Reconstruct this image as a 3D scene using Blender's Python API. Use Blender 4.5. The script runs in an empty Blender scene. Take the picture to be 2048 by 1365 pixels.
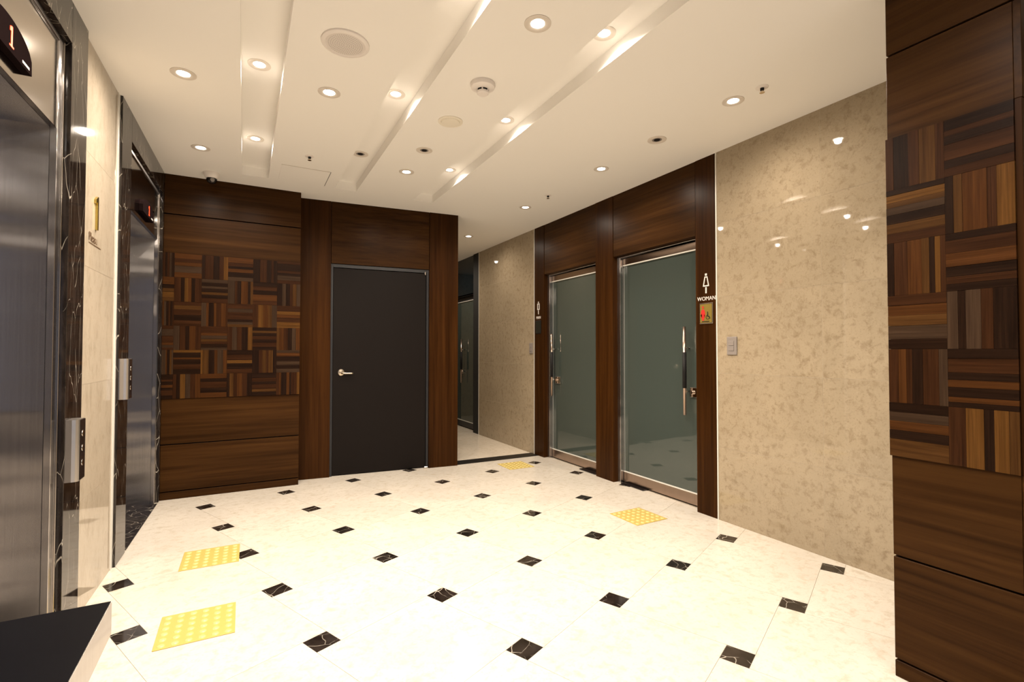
import bpy, bmesh, math, random
from mathutils import Vector, Matrix

random.seed(7)
scene = bpy.context.scene
COL = scene.collection

# ------------------------------------------------------------------ camera, world, exposure
H = 1.25                                    # camera height (m)
F_PX, YAW, PITCH, ROLL = 989.9, 0.4964, 0.0213, 0.0009
cam_data = bpy.data.cameras.new('camera')
cam = bpy.data.objects.new('camera', cam_data)
COL.objects.link(cam)
cam_data.sensor_width = 36.0
cam_data.lens = F_PX / 2048.0 * 36.0
cam_data.clip_start = 0.03
fw = Vector((math.sin(YAW) * math.cos(PITCH), math.cos(YAW) * math.cos(PITCH), math.sin(PITCH)))
rt = Vector((math.cos(YAW), -math.sin(YAW), 0))
up = rt.cross(fw)
c_, s_ = math.cos(ROLL), math.sin(ROLL)
rt, up = rt * c_ + up * s_, up * c_ - rt * s_
m = Matrix((rt, up, -fw)).transposed().to_4x4()
m.translation = Vector((0, 0, H))
cam.matrix_world = m
scene.camera = cam

world = bpy.data.worlds.new('world')
scene.world = world
world.use_nodes = True
bg = world.node_tree.nodes['Background']
bg.inputs['Color'].default_value = (0.62, 0.74, 1.0, 1)      # overcast daylight beyond the entrance
bg.inputs['Strength'].default_value = 0.5

scene.view_settings.view_transform = 'Standard'
scene.view_settings.look = 'None'
scene.view_settings.gamma = 1.0
scene.view_settings.use_curve_mapping = False
scene.view_settings.exposure = 0.32
LAMP_W = 36.0                                # watts of one ceiling downlight
LAMP_COL = (1.0, 0.86, 0.71)
ENTRY_COL = (1.0, 0.93, 0.86)             # cooler lamps near the entrance

# ------------------------------------------------------------------ materials
def new_mat(name):
    mt = bpy.data.materials.new(name)
    mt.use_nodes = True
    nt = mt.node_tree
    return mt, nt, nt.nodes['Principled BSDF']

def flat(name, col, rough=0.5, metal=0.0, spec=0.5, aniso=0.0, coat=0.0):
    mt, nt, b = new_mat(name)
    b.inputs['Base Color'].default_value = (*col, 1)
    b.inputs['Roughness'].default_value = rough
    b.inputs['Metallic'].default_value = metal
    b.inputs['Specular IOR Level'].default_value = spec
    b.inputs['Coat Weight'].default_value = coat
    b.inputs['Coat Roughness'].default_value = 0.03
    if aniso:
        b.inputs['Anisotropic'].default_value = aniso
        t = nt.nodes.new('ShaderNodeTangent'); t.direction_type = 'RADIAL'; t.axis = 'Z'
        nt.links.new(t.outputs[0], b.inputs['Tangent'])
    return mt

def coords(nt, scale, rnd=True, world_space=False):
    if world_space:
        g = nt.nodes.new('ShaderNodeNewGeometry'); out = g.outputs['Position']
    else:
        g = nt.nodes.new('ShaderNodeTexCoord'); out = g.outputs['Object']
    if rnd:
        oi = nt.nodes.new('ShaderNodeObjectInfo')
        mu = nt.nodes.new('ShaderNodeMath'); mu.operation = 'MULTIPLY'; mu.inputs[1].default_value = 37.0
        nt.links.new(oi.outputs['Random'], mu.inputs[0])
        ad = nt.nodes.new('ShaderNodeVectorMath'); ad.operation = 'ADD'
        nt.links.new(out, ad.inputs[0]); nt.links.new(mu.outputs[0], ad.inputs[1])
        out = ad.outputs[0]
    mp = nt.nodes.new('ShaderNodeMapping'); mp.inputs['Scale'].default_value = scale
    nt.links.new(out, mp.inputs['Vector'])
    return mp.outputs[0]

def noise(nt, vec, scale, detail=4, rough=0.55, dist=0.0):
    n = nt.nodes.new('ShaderNodeTexNoise')
    n.inputs['Scale'].default_value = scale; n.inputs['Detail'].default_value = detail
    n.inputs['Roughness'].default_value = rough; n.inputs['Distortion'].default_value = dist
    nt.links.new(vec, n.inputs['Vector'])
    return n.outputs['Fac']

def ramp(nt, fac, stops):
    r = nt.nodes.new('ShaderNodeValToRGB')
    els = r.color_ramp.elements
    while len(els) < len(stops): els.new(0.5)
    for e, (p, c) in zip(els, stops):
        e.position = p; e.color = (*c, 1) if len(c) == 3 else c
    nt.links.new(fac, r.inputs['Fac'])
    return r.outputs['Color']

def mix(nt, fac, a, b, mode='MIX'):
    n = nt.nodes.new('ShaderNodeMix'); n.data_type = 'RGBA'; n.blend_type = mode
    for sock, v in ((n.inputs[0], fac), (n.inputs[6], a), (n.inputs[7], b)):
        if hasattr(v, 'links'): nt.links.new(v, sock)
        elif isinstance(v, (int, float)): sock.default_value = v
        else: sock.default_value = (*v, 1)
    return n.outputs[2]

def wood(name, dark, light, axis, rough=0.32, unit=False):
    mt, nt, b = new_mat(name)
    if unit:   # for unit-cube strips: local 0..1 coordinates
        sc = {'x': (1.0, 1, 9), 'y': (1, 1.0, 9), 'z': (9, 9, 1.0)}[axis]
    else:
        sc = {'x': (1.2, 40, 40), 'y': (40, 1.2, 40), 'z': (40, 40, 1.2)}[axis]
    v = coords(nt, sc)
    n1 = noise(nt, v, 1.0, 6, 0.6, 0.3)
    n2 = noise(nt, v, 0.22, 2, 0.5, 0.6)
    a = ramp(nt, n1, [(0.30, dark), (0.72, light)])
    k = ramp(nt, n2, [(0.35, (0.70, 0.68, 0.66)), (0.68, (1.12, 1.12, 1.12))])
    nt.links.new(mix(nt, 1.0, a, k, 'MULTIPLY'), b.inputs['Base Color'])
    b.inputs['Roughness'].default_value = rough
    b.inputs['Specular IOR Level'].default_value = 0.06
    bp = nt.nodes.new('ShaderNodeBump'); bp.inputs['Strength'].default_value = 0.05; bp.inputs['Distance'].default_value = 0.002
    nt.links.new(n1, bp.inputs['Height']); nt.links.new(bp.outputs[0], b.inputs['Normal'])
    return mt

def limestone(name, base, dark, light, squash=(1, 1, 1), rough=0.12):
    mt, nt, b = new_mat(name)
    v = coords(nt, squash)
    big = noise(nt, v, 2.2, 3, 0.5, 0.5)
    med = noise(nt, v, 21, 7, 0.66, 0.35)
    fine = noise(nt, v, 85, 4, 0.7, 0.2)
    c = ramp(nt, big, [(0.3, tuple(0.92 * x for x in base)), (0.7, tuple(min(1, 1.06 * x) for x in base))])
    f1 = ramp(nt, med, [(0.50, (0, 0, 0)), (0.68, (0.85, 0.85, 0.85))])
    c = mix(nt, f1, c, dark)
    f2 = ramp(nt, fine, [(0.56, (0, 0, 0)), (0.70, (0.75, 0.75, 0.75))])
    c = mix(nt, f2, c, dark)
    f3 = ramp(nt, fine, [(0.28, (0.55, 0.55, 0.55)), (0.42, (0, 0, 0))])
    c = mix(nt, f3, c, light)
    vo = nt.nodes.new('ShaderNodeTexVoronoi'); vo.inputs['Scale'].default_value = 7.0
    nt.links.new(v, vo.inputs['Vector'])
    sp = ramp(nt, vo.outputs['Distance'], [(0.07, (0.5, 0.5, 0.5)), (0.17, (0, 0, 0))])
    c = mix(nt, sp, c, dark)
    nt.links.new(c, b.inputs['Base Color'])
    b.inputs['Roughness'].default_value = rough
    b.inputs['Specular IOR Level'].default_value = 0.5
    return mt

def veined(name, rough=0.08, stretch=(1, 1, 1), scale=12, thick=0.022, wob_amt=0.16):
    mt, nt, b = new_mat(name)
    v = coords(nt, stretch)
    wob = nt.nodes.new('ShaderNodeTexNoise'); wob.inputs['Scale'].default_value = 5
    nt.links.new(v, wob.inputs['Vector'])
    ad = nt.nodes.new('ShaderNodeVectorMath'); ad.operation = 'MULTIPLY_ADD'
    ad.inputs[1].default_value = (wob_amt, wob_amt, wob_amt)
    nt.links.new(wob.outputs['Color'], ad.inputs[0]); nt.links.new(v, ad.inputs[2])
    vo = nt.nodes.new('ShaderNodeTexVoronoi'); vo.feature = 'DISTANCE_TO_EDGE'; vo.inputs['Scale'].default_value = scale
    nt.links.new(ad.outputs[0], vo.inputs['Vector'])
    brk = noise(nt, v, 9, 3)
    line = ramp(nt, vo.outputs['Distance'], [(0.0, (1, 1, 1)), (thick, (0, 0, 0))])
    keep = ramp(nt, brk, [(0.40, (0, 0, 0)), (0.62, (1, 1, 1))])
    f = mix(nt, 1.0, line, keep, 'MULTIPLY')
    cl = ramp(nt, noise(nt, v, 14, 4), [(0.35, (0.008, 0.006, 0.005)), (0.75, (0.032, 0.024, 0.020))])
    nt.links.new(mix(nt, f, cl, (0.55, 0.50, 0.42)), b.inputs['Base Color'])
    b.inputs['Roughness'].default_value = rough
    return mt

def brushed(name, col, rough=0.27, aniso=0.95):
    mt, nt, b = new_mat(name)
    v = coords(nt, (260, 260, 1.5), rnd=True)
    n = noise(nt, v, 1.0, 3)
    nt.links.new(ramp(nt, n, [(0.3, tuple(0.90 * x for x in col)), (0.7, tuple(min(1, 1.06 * x) for x in col))]), b.inputs['Base Color'])
    b.inputs['Metallic'].default_value = 1.0
    b.inputs['Roughness'].default_value = rough
    b.inputs['Anisotropic'].default_value = aniso
    t = nt.nodes.new('ShaderNodeTangent'); t.direction_type = 'RADIAL'; t.axis = 'Z'
    nt.links.new(t.outputs[0], b.inputs['Tangent'])
    w = noise(nt, coords(nt, (0.4, 0.4, 2.6)), 1.0, 2)          # slight oil-canning of the sheet
    bp = nt.nodes.new('ShaderNodeBump'); bp.inputs['Strength'].default_value = 1.0; bp.inputs['Distance'].default_value = 0.035
    nt.links.new(w, bp.inputs['Height']); nt.links.new(bp.outputs[0], b.inputs['Normal'])
    return mt

def emit(name, col, strength):
    mt, nt, b = new_mat(name)
    b.inputs['Base Color'].default_value = (*col, 1)
    b.inputs['Emission Color'].default_value = (*col, 1)
    b.inputs['Emission Strength'].default_value = strength
    return mt

M = {}
M['ceiling'] = flat('ceiling_paint', (0.92, 0.90, 0.86), 0.85, spec=0.2)
M['floor'] = limestone('cream_marble', (0.69, 0.637, 0.555), (0.56, 0.488, 0.385), (0.75, 0.705, 0.632), (1, 1, 1), 0.13)
M['corr_floor'] = limestone('corridor_marble', (0.80, 0.72, 0.60), (0.66, 0.55, 0.41), (0.86, 0.80, 0.70), (1, 1, 1), 0.12)
M['grout'] = flat('grout', (0.42, 0.36, 0.28), 0.9)
M['joint'] = flat('stone_joint', (0.52, 0.45, 0.35), 0.8)
M['stone'] = limestone('beige_limestone', (0.355, 0.288, 0.197), (0.242, 0.184, 0.116), (0.435, 0.365, 0.268), (1, 1, 1.0), 0.025)
M['stone_pale'] = limestone('pale_limestone', (0.47, 0.405, 0.315), (0.37, 0.31, 0.23), (0.53, 0.47, 0.385), (1, 1, 0.45), 0.06)
M['black_marble'] = veined('black_veined_marble')
M['portal_marble'] = veined('black_portal_marble', 0.06, (2.2, 2.2, 0.5), 7, 0.010, 0.16)
M['veneer_h'] = wood('walnut_veneer_across', (0.025, 0.0096, 0.0024), (0.055, 0.0235, 0.0062), 'x')
M['veneer_y'] = wood('walnut_veneer_along', (0.025, 0.0096, 0.0024), (0.055, 0.0235, 0.0062), 'y')
M['veneer_v'] = wood('walnut_veneer_upright', (0.025, 0.0086, 0.0018), (0.053, 0.0198, 0.0044), 'z')
M['dark'] = flat('dark_gap', (0.006, 0.005, 0.004), 0.8)
TONES = [((0.008, 0.0038, 0.0022), (0.020, 0.009, 0.0045)), ((0.020, 0.0075, 0.003), (0.042, 0.016, 0.006)),
         ((0.036, 0.013, 0.004), (0.070, 0.026, 0.007)), ((0.060, 0.025, 0.006), (0.110, 0.049, 0.012)),
         ((0.026, 0.014, 0.008), (0.048, 0.028, 0.016)), ((0.036, 0.015, 0.0045), (0.070, 0.031, 0.009))]
TW = [0.30, 0.30, 0.16, 0.06, 0.12, 0.06]
for i, (d, l) in enumerate(TONES):
    for ax in 'xyz':
        M['strip%d%s' % (i, ax)] = wood('mosaic_wood_%d_%s' % (i, ax), d, l, ax, 0.30, unit=True)
M['steel'] = brushed('brushed_steel', (0.56, 0.54, 0.54), 0.22, 0.97)
M['steel_mirror'] = flat('polished_steel', (0.50, 0.46, 0.42), 0.10, 1.0)
M['bronze'] = brushed('bronze_steel', (0.42, 0.32, 0.26), 0.22, 0.5)
M['chrome'] = flat('chrome', (0.75, 0.72, 0.68), 0.10, 1.0)
M['satin'] = flat('satin_steel', (0.62, 0.58, 0.54), 0.32, 1.0)
M['threshold_stone'] = flat('threshold_stone', (0.008, 0.007, 0.006), 0.4, spec=0.2)
M['nickel'] = flat('satin_nickel', (0.72, 0.62, 0.48), 0.25, 1.0)
M['trim_metal'] = flat('light_edge_trim', (0.78, 0.76, 0.70), 0.35, 0.2)
M['door_paint'] = flat('charcoal_door_paint', (0.0085, 0.0062, 0.0052), 0.45, spec=0.10)
M['door_frame'] = flat('charcoal_frame_paint', (0.012, 0.012, 0.014), 0.4)
M['glass'] = flat('frosted_grey_green_glass', (0.050, 0.063, 0.055), 0.03, 0.0, 0.85)
M['glass_edge'] = flat('pale_glass_edge', (0.40, 0.42, 0.39), 0.25)
M['dark_glass'] = flat('dark_blue_glass', (0.004, 0.008, 0.011), 0.05)
M['black'] = flat('black_plastic', (0.008, 0.007, 0.007), 0.6, spec=0.25)
M['black_gloss'] = flat('black_gloss', (0.012, 0.010, 0.010), 0.10)
M['display_black'] = flat('display_black', (0.010, 0.006, 0.006), 0.6, spec=0.0)
M['desk_top'] = flat('black_laminate', (0.0016, 0.0016, 0.0028), 0.35, spec=0.03)
M['ring'] = flat('downlight_ring', (0.72, 0.66, 0.59), 0.45)
M['white_plastic'] = flat('white_plastic', (0.84, 0.79, 0.75), 0.45)
M['cream_plastic'] = flat('cream_plastic', (0.86, 0.81, 0.70), 0.5)
M['grey_plastic'] = flat('grey_plastic', (0.24, 0.21, 0.19), 0.4)
M['yellow'] = flat('yellow_tactile', (0.56, 0.42, 0.12), 0.35)
M['yellow_dome'] = flat('yellow_dome', (0.66, 0.53, 0.20), 0.25)
M['brass'] = flat('brass', (0.62, 0.48, 0.14), 0.25, 1.0)
M['gold_plate'] = flat('gold_plate', (0.36, 0.27, 0.06), 0.35, 0.6)
M['red'] = flat('red_print', (0.55, 0.012, 0.008), 0.5)
M['white_print'] = flat('white_print', (0.75, 0.70, 0.66), 0.5)
M['brown_print'] = flat('brown_print', (0.10, 0.055, 0.025), 0.5)
M['led_red'] = emit('red_led', (1.0, 0.055, 0.012), 2.5)
M['lens'] = emit('lit_lens', (1.0, 0.93, 0.78), 20.0)
M['olive'] = flat('dark_plaque', (0.010, 0.011, 0.008), 0.3)

# ------------------------------------------------------------------ helpers
WLOC = {}                                    # world location of every object made here

def link(name, data, mat=None, parent=None, loc=(0, 0, 0)):
    o = bpy.data.objects.new(name, data)
    COL.objects.link(o)
    loc = Vector(loc)
    WLOC[o.name] = loc
    if parent is not None:
        o.parent = parent
        o.location = loc - WLOC[parent.name]
    else:
        o.location = loc
    if mat is not None and data is not None and len(data.materials) == 0:
        data.materials.append(M[mat] if isinstance(mat, str) else mat)
    return o

def tag(o, label, cat=None, group=None, kind=None):
    if label: o['label'] = label
    if cat: o['category'] = cat
    if group: o['group'] = group
    if kind: o['kind'] = kind
    return o

def thing(name, loc, label, cat, group=None, kind=None):
    return tag(link(name, None, None, None, loc), label, cat, group, kind)

def from_bm(name, bm, mat, parent=None, loc=None, smooth=False):
    """bm holds world coordinates; the origin goes to loc (or the bounds' bottom centre)."""
    bmesh.ops.recalc_face_normals(bm, faces=bm.faces)
    if loc is None:
        xs = [v.co for v in bm.verts]
        lo = [min(v[i] for v in xs) for i in range(3)]; hi = [max(v[i] for v in xs) for i in range(3)]
        loc = ((lo[0] + hi[0]) / 2, (lo[1] + hi[1]) / 2, lo[2])
    bmesh.ops.translate(bm, verts=bm.verts, vec=-Vector(loc))
    me = bpy.data.meshes.new(name)
    bm.to_mesh(me); bm.free()
    if smooth:
        for p in me.polygons: p.use_smooth = True
    return link(name, me, mat, parent, loc)

def bm_box(bm, x0, x1, y0, y1, z0, z1, warp=None):
    vs = [bm.verts.new((x, y, z)) for x in (x0, x1) for y in (y0, y1) for z in (z0, z1)]
    for f in ((0, 1, 3, 2), (4, 6, 7, 5), (0, 4, 5, 1), (2, 3, 7, 6), (0, 2, 6, 4), (1, 5, 7, 3)):
        bm.faces.new([vs[i] for i in f])
    if warp:
        for v in vs: v.co = Vector(warp(*v.co))
    return vs

def box(name, x0, x1, y0, y1, z0, z1, mat, parent=None, bevel=0.0, warp=None, segs=1, loc=None):
    bm = bmesh.new()
    bm_box(bm, x0, x1, y0, y1, z0, z1, warp)
    if bevel:
        bmesh.ops.recalc_face_normals(bm, faces=bm.faces)
        bmesh.ops.bevel(bm, geom=bm.edges[:], offset=bevel, segments=segs, profile=0.5, affect='EDGES')
    return from_bm(name, bm, mat, parent, loc)

def prism(name, pts, d0, d1, axis, mat, parent=None, warp=None, bevel=0.0):
    """polygon pts (2D) extruded along axis from d0 to d1."""
    def P(a, b, d):
        return {'x': (d, a, b), 'y': (a, d, b), 'z': (a, b, d)}[axis]
    bm = bmesh.new()
    a = [bm.verts.new(P(p[0], p[1], d0)) for p in pts]
    b = [bm.verts.new(P(p[0], p[1], d1)) for p in pts]
    n = len(pts)
    bm.faces.new(a); bm.faces.new(b[::-1])
    for i in range(n): bm.faces.new((a[i], b[i], b[(i + 1) % n], a[(i + 1) % n]))
    if warp:
        for v in bm.verts: v.co = Vector(warp(*v.co))
    if bevel:
        bmesh.ops.recalc_face_normals(bm, faces=bm.faces)
        bmesh.ops.bevel(bm, geom=bm.edges[:], offset=bevel, segments=1, profile=0.5, affect='EDGES')
    return from_bm(name, bm, mat, parent)

def lathe(name, prof, centre, mat, parent=None, n=32, axis='z', smooth=True, cap=True):
    """profile [(r, h)...] turned about an axis through centre."""
    bm = bmesh.new(); rings = []
    cx, cy, cz = centre
    def P(r, a, h):
        u, v = r * math.cos(a), r * math.sin(a)
        return {'z': (cx + u, cy + v, cz + h), 'x': (cx + h, cy + u, cz + v), 'y': (cx + u, cy + h, cz + v)}[axis]
    for r, h in prof:
        if r <= 1e-6: rings.append([bm.verts.new(P(0, 0, h))])
        else: rings.append([bm.verts.new(P(r, 2 * math.pi * i / n, h)) for i in range(n)])
    for a, b in zip(rings, rings[1:]):
        for i in range(n):
            j = (i + 1) % n
            if len(a) == 1 and len(b) == 1: continue
            if len(a) == 1: bm.faces.new((a[0], b[i], b[j]))
            elif len(b) == 1: bm.faces.new((a[i], b[0], a[j]))
            else: bm.faces.new((a[i], b[i], b[j], a[j]))
    if cap:
        for r in (rings[0], rings[-1]):
            if len(r) > 1: bm.faces.new(r)
    o = from_bm(name, bm, mat, parent, centre)
    if smooth:
        for p in o.data.polygons: p.use_smooth = True
        try: o.data.set_sharp_from_angle(angle=math.radians(35))
        except Exception: pass
    return o

def tube(name, pts, r, mat, parent=None, n=12):
    bm = bmesh.new(); rings = []
    pts = [Vector(p) for p in pts]
    for k, p in enumerate(pts):
        d = (pts[min(k + 1, len(pts) - 1)] - pts[max(k - 1, 0)]).normalized()
        a = d.orthogonal().normalized() if k == 0 else (a - d * a.dot(d)).normalized()
        b = d.cross(a)
        rings.append([bm.verts.new(p + (a * math.cos(t) + b * math.sin(t)) * r) for t in [2 * math.pi * i / n for i in range(n)]])
    for a_, b_ in zip(rings, rings[1:]):
        for i in range(n): bm.faces.new((a_[i], a_[(i + 1) % n], b_[(i + 1) % n], b_[i]))
    bm.faces.new(rings[0]); bm.faces.new(rings[-1])
    o = from_bm(name, bm, mat, parent)
    for p in o.data.polygons: p.use_smooth = len(p.vertices) == 4
    return o

UNIT = bpy.data.meshes.new('wood_strip')
_b = bmesh.new(); bm_box(_b, -.5, .5, -.5, .5, -.5, .5)
bmesh.ops.recalc_face_normals(_b, faces=_b.faces); _b.to_mesh(UNIT); _b.free()
UNIT.materials.append(M['dark'])

def strip(cx, cy, cz, sx, sy, sz, mat, parent):
    o = link('wood_strip', UNIT, None, parent, (cx, cy, cz))
    o.scale = (sx, sy, sz)
    o.material_slots[0].link = 'OBJECT'
    o.material_slots[0].material = M[mat]
    return o

def text_mesh(name, body, size, mat, parent, loc, rot, depth=0.001, align='CENTER', font_scale_x=1.0):
    cu = bpy.data.curves.new(name + '_curve', 'FONT')
    cu.body = body; cu.size = size; cu.extrude = depth; cu.align_x = align; cu.align_y = 'CENTER'
    tmp = bpy.data.objects.new('tmp', cu); COL.objects.link(tmp)
    dg = bpy.context.evaluated_depsgraph_get()
    me = bpy.data.meshes.new_from_object(tmp.evaluated_get(dg))
    bpy.data.objects.remove(tmp); bpy.data.curves.remove(cu)
    me.name = name
    me.transform(Matrix.Diagonal((font_scale_x, 1, 1, 1)))
    me.transform(rot.to_4x4())
    me.materials.clear()
    return link(name, me, mat, parent, loc)

# text lying on a wall: columns are the images of the text's x, y and outward axes
FACE_MINUS_X = Matrix(((0, 0, -1), (-1, 0, 0), (0, 1, 0)))     # on the right wall, read from inside the lobby
FACE_PLUS_X = Matrix(((0, 0, 1), (1, 0, 0), (0, 1, 0)))        # on the left wall

ZC = 2.757                                   # ceiling
XR = 3.124                                   # right wall face
Y_BACK = -3.2
Y_END = 9.0
def XL(y): return -0.605 - (5.07 - y) * 0.0255      # front of the lift portals along the left wall
def WL(n, y, z): return (XL(y) + n, y, z)           # left-wall frame: n = distance into the lobby
def YF(x): return 5.20 - 0.094 * (x - 0.78)         # far wall beside the dark door
YF1 = 5.055                                         # mosaic panel in front of it
def WF(x, d, z): return (x, YF(x) + d, z)           # far-wall frame: d = depth behind the face

# ------------------------------------------------------------------ floor
def clip(poly, x0, x1, y0, y1):
    def cut(ps, inside, cross):
        out = []
        for i, p in enumerate(ps):
            q = ps[(i + 1) % len(ps)]
            if inside(p): out.append(p)
            if inside(p) != inside(q): out.append(cross(p, q))
        return out
    def cx(v): return lambda p, q: (v, p[1] + (q[1] - p[1]) * (v - p[0]) / (q[0] - p[0]))
    def cy(v): return lambda p, q: (p[0] + (q[0] - p[0]) * (v - p[1]) / (q[1] - p[1]), v)
    for ins, cr in ((lambda p: p[0] >= x0, cx(x0)), (lambda p: p[0] <= x1, cx(x1)),
                    (lambda p: p[1] >= y0, cy(y0)), (lambda p: p[1] <= y1, cy(y1))):
        if len(poly) < 3: return []
        poly = cut(poly, ins, cr)
    return poly

def area(p): return 0.5 * abs(sum(p[i][0] * p[(i + 1) % len(p)][1] - p[(i + 1) % len(p)][0] * p[i][1] for i in range(len(p))))

floor = box('floor', -1.35, 3.5, Y_BACK, Y_END, -0.12, -0.0025, 'grout')
tag(floor, 'cream marble floor with small black squares set at the tile corners', 'floor', kind='structure')
TH, LS, B = 0.2312, 0.618, 0.112
PHI = TH + math.asin(B / LS); A = LS * math.cos(PHI - TH)
e1 = (math.cos(PHI), math.sin(PHI)); e2 = (-math.sin(PHI), math.cos(PHI))
G = 0.0008                                  # half a joint
FX0, FX1, FY0, FY1 = -0.70, 3.20, Y_BACK, 5.30
def sq(ox, oy, u0, u1, v0, v1):
    return [(ox + e1[0] * u + e2[0] * v, oy + e1[1] * u + e2[1] * v) for u, v in ((u0, v0), (u1, v0), (u1, v1), (u0, v1))]
for i in range(-12, 8):
    for j in range(-6, 9):
        cx = 0.309 + LS * (j * math.cos(TH) - i * math.sin(TH))
        cy = 2.288 + LS * (j * math.sin(TH) + i * math.cos(TH))
        ox = cx - (e1[0] + e2[0]) * B / 2; oy = cy - (e1[1] + e2[1]) * B / 2
        for nm, q, mt in (('marble_inset', sq(ox, oy, G, B - G, G, B - G), 'black_marble'),
                          ('floor_tile', sq(ox, oy, B + G, A + B - G, G, A - G), 'floor')):
            q = clip(q, FX0, FX1, FY0, FY1)
            if len(q) >= 3 and area(q) > 2e-4 and (area(q) > 0.001 or nm == 'floor_tile'):
                prism(nm, q, -0.0024, 0.0, 'z', mt, floor)
# corridor floor slabs and the black threshold
bm = bmesh.new()
for y0 in (5.302, 6.504, 7.706):
    box('corridor_slab', 2.0, 3.20, y0, y0 + 1.2, -0.0024, 0.0, 'corr_floor', floor)
thr = prism('threshold', [(2.0, 5.102), (3.16, 5.098), (3.16, 5.272), (2.0, 5.284)], -0.0024, 0.004, 'z', 'threshold_stone', floor)

# ------------------------------------------------------------------ ceiling with three light troughs
SLOTS = [(-0.030, 0.172), (0.722, 0.914), (1.462, 1.662)]
SY0, SY1, SD = -2.2, 4.77, 0.075
bm = bmesh.new()
xs = [-1.35] + [v for s in SLOTS for v in s] + [3.5]
ys = [Y_BACK, SY0, SY1, Y_END]
def quad(*p): bm.faces.new([bm.verts.new(q) for q in p])
for a in range(len(xs) - 1):
    for b_ in range(3):
        z = ZC
        if a % 2 == 1 and b_ == 1: z = ZC + SD
        quad((xs[a], ys[b_], z), (xs[a + 1], ys[b_], z), (xs[a + 1], ys[b_ + 1], z), (xs[a], ys[b_ + 1], z))
for x0, x1 in SLOTS:
    for x in (x0, x1): quad((x, SY0, ZC), (x, SY1, ZC), (x, SY1, ZC + SD), (x, SY0, ZC + SD))
    for y in (SY0, SY1): quad((x0, y, ZC), (x1, y, ZC), (x1, y, ZC + SD), (x0, y, ZC + SD))
bm_box(bm, -1.35, 3.5, Y_BACK, Y_END, ZC + 0.16, ZC + 0.20)
bmesh.ops.remove_doubles(bm, verts=bm.verts, dist=1e-5)
ceiling = from_bm('ceiling', bm, 'ceiling', None, (1.0, 2.5, ZC))
tag(ceiling, 'cream plaster ceiling with three long recessed light troughs', 'ceiling', kind='structure')
hatch = box('access_panel', 0.25, 0.625, 4.36, 4.745, ZC - 0.004, ZC - 0.0003, 'ceiling', ceiling)
box('panel_shadow_line', 0.6255, 0.630, 4.36, 4.745, ZC - 0.0022, ZC - 0.0003, 'dark', ceiling)  # dark strips along the hatch edges stand in for its shadow line
box('panel_shadow_line', 0.25, 0.6255, 4.356, 4.3598, ZC - 0.0012, ZC - 0.0003, 'grout', ceiling)

# ------------------------------------------------------------------ outer shell and back wall with glazed entrance
Z1 = ZC + 0.16
wl = box('wall_left', -1.45, -1.30, Y_BACK, 5.5, -0.1, Z1, 'stone_pale')
tag(wl, 'pale limestone wall around the lift openings', 'wall', kind='structure')
wb = box('wall_back', -1.30, 0.2, Y_BACK - 0.15, Y_BACK, -0.1, Z1, 'stone')
tag(wb, 'limestone wall beside the glazed entrance behind the viewer', 'wall', kind='structure')
box('wall_panel', 2.2, 3.5, Y_BACK - 0.15, Y_BACK, -0.1, Z1, 'stone', wb)
box('lintel', 0.2, 2.2, Y_BACK - 0.15, Y_BACK, 2.6, Z1, 'stone', wb)
wr = box('wall_right', 3.33, 3.5, Y_BACK, Y_END, -0.1, Z1, 'dark')
tag(wr, 'beige limestone and walnut panelled wall with the restroom doors', 'wall', kind='structure')
wf = box('wall_far', -1.30, 2.055, 5.34, 5.5, -0.1, Z1, 'dark')
tag(wf, 'walnut panelled end wall with a wood mosaic and a charcoal door', 'wall', kind='structure')
we = box('wall_corridor', 1.95, 2.055, 5.5, Y_END, -0.1, Z1, 'stone')
tag(we, 'limestone wall on the hidden side of the corridor', 'wall', kind='structure')
box('end_wall', 2.055, 3.33, Y_END - 0.12, Y_END, -0.1, Z1, 'stone', we)

# ------------------------------------------------------------------ right wall
ROWS = [0.0, 0.54, 1.09, 1.66, 2.215, ZC]
g = 0.0007
def stone_rows(parent, x0, x1, y0, y1, mat, warp=None, name='stone_panel', rows=ROWS):
    for z0, z1 in zip(rows, rows[1:]):
        box(name, x0, x1, y0 + g, y1 - g, z0 + g, z1 - g, mat, parent, 0.0, warp)
box('backing', XR + 0.0008, 3.33, 1.0, 2.535, 0, ZC, 'joint', wr)
stone_rows(wr, XR, XR + 0.0007, 1.765, 2.528, 'stone')
stone_rows(wr, XR, XR + 0.0007, 1.0, 1.765, 'stone')
box('edge_trim', XR - 0.004, XR + 0.0007, 2.5285, 2.538, 0, ZC, 'trim_metal', wr)
box('backing', XR + 0.0008, 3.33, 5.195, 6.83, 0, ZC, 'joint', wr)
stone_rows(wr, XR, XR + 0.0007, 5.20, 6.02, 'stone')
stone_rows(wr, XR, XR + 0.0007, 6.02, 6.815, 'stone')
box('edge_trim', XR - 0.003, XR + 0.0007, 5.190, 5.199, 0, ZC, 'trim_metal', wr)
box('edge_trim', XR - 0.003, XR + 0.0007, 6.817, 6.827, 0, ZC, 'trim_metal', wr)
stone_rows(wr, XR, 3.33, Y_BACK, 0.62, 'stone')
# walnut pilasters and panels above the restroom doors
XP = XR
box('pilaster', XP, 3.33, 2.541, 2.730, 0, ZC, 'veneer_v', wr, 0.001)
box('pilaster', XP, 3.33, 3.726, 3.992, 0, ZC, 'veneer_v', wr, 0.001)
box('pilaster', XP, 3.33, 4.975, 5.188, 0, ZC, 'veneer_v', wr, 0.001)
box('header_panel', XP + 0.004, 3.33, 2.735, 3.721, 2.165, ZC, 'veneer_y', wr, 0.001)
box('header_panel', XP + 0.004, 3.33, 3.997, 4.970, 2.165, ZC, 'veneer_y', wr, 0.001)
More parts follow.
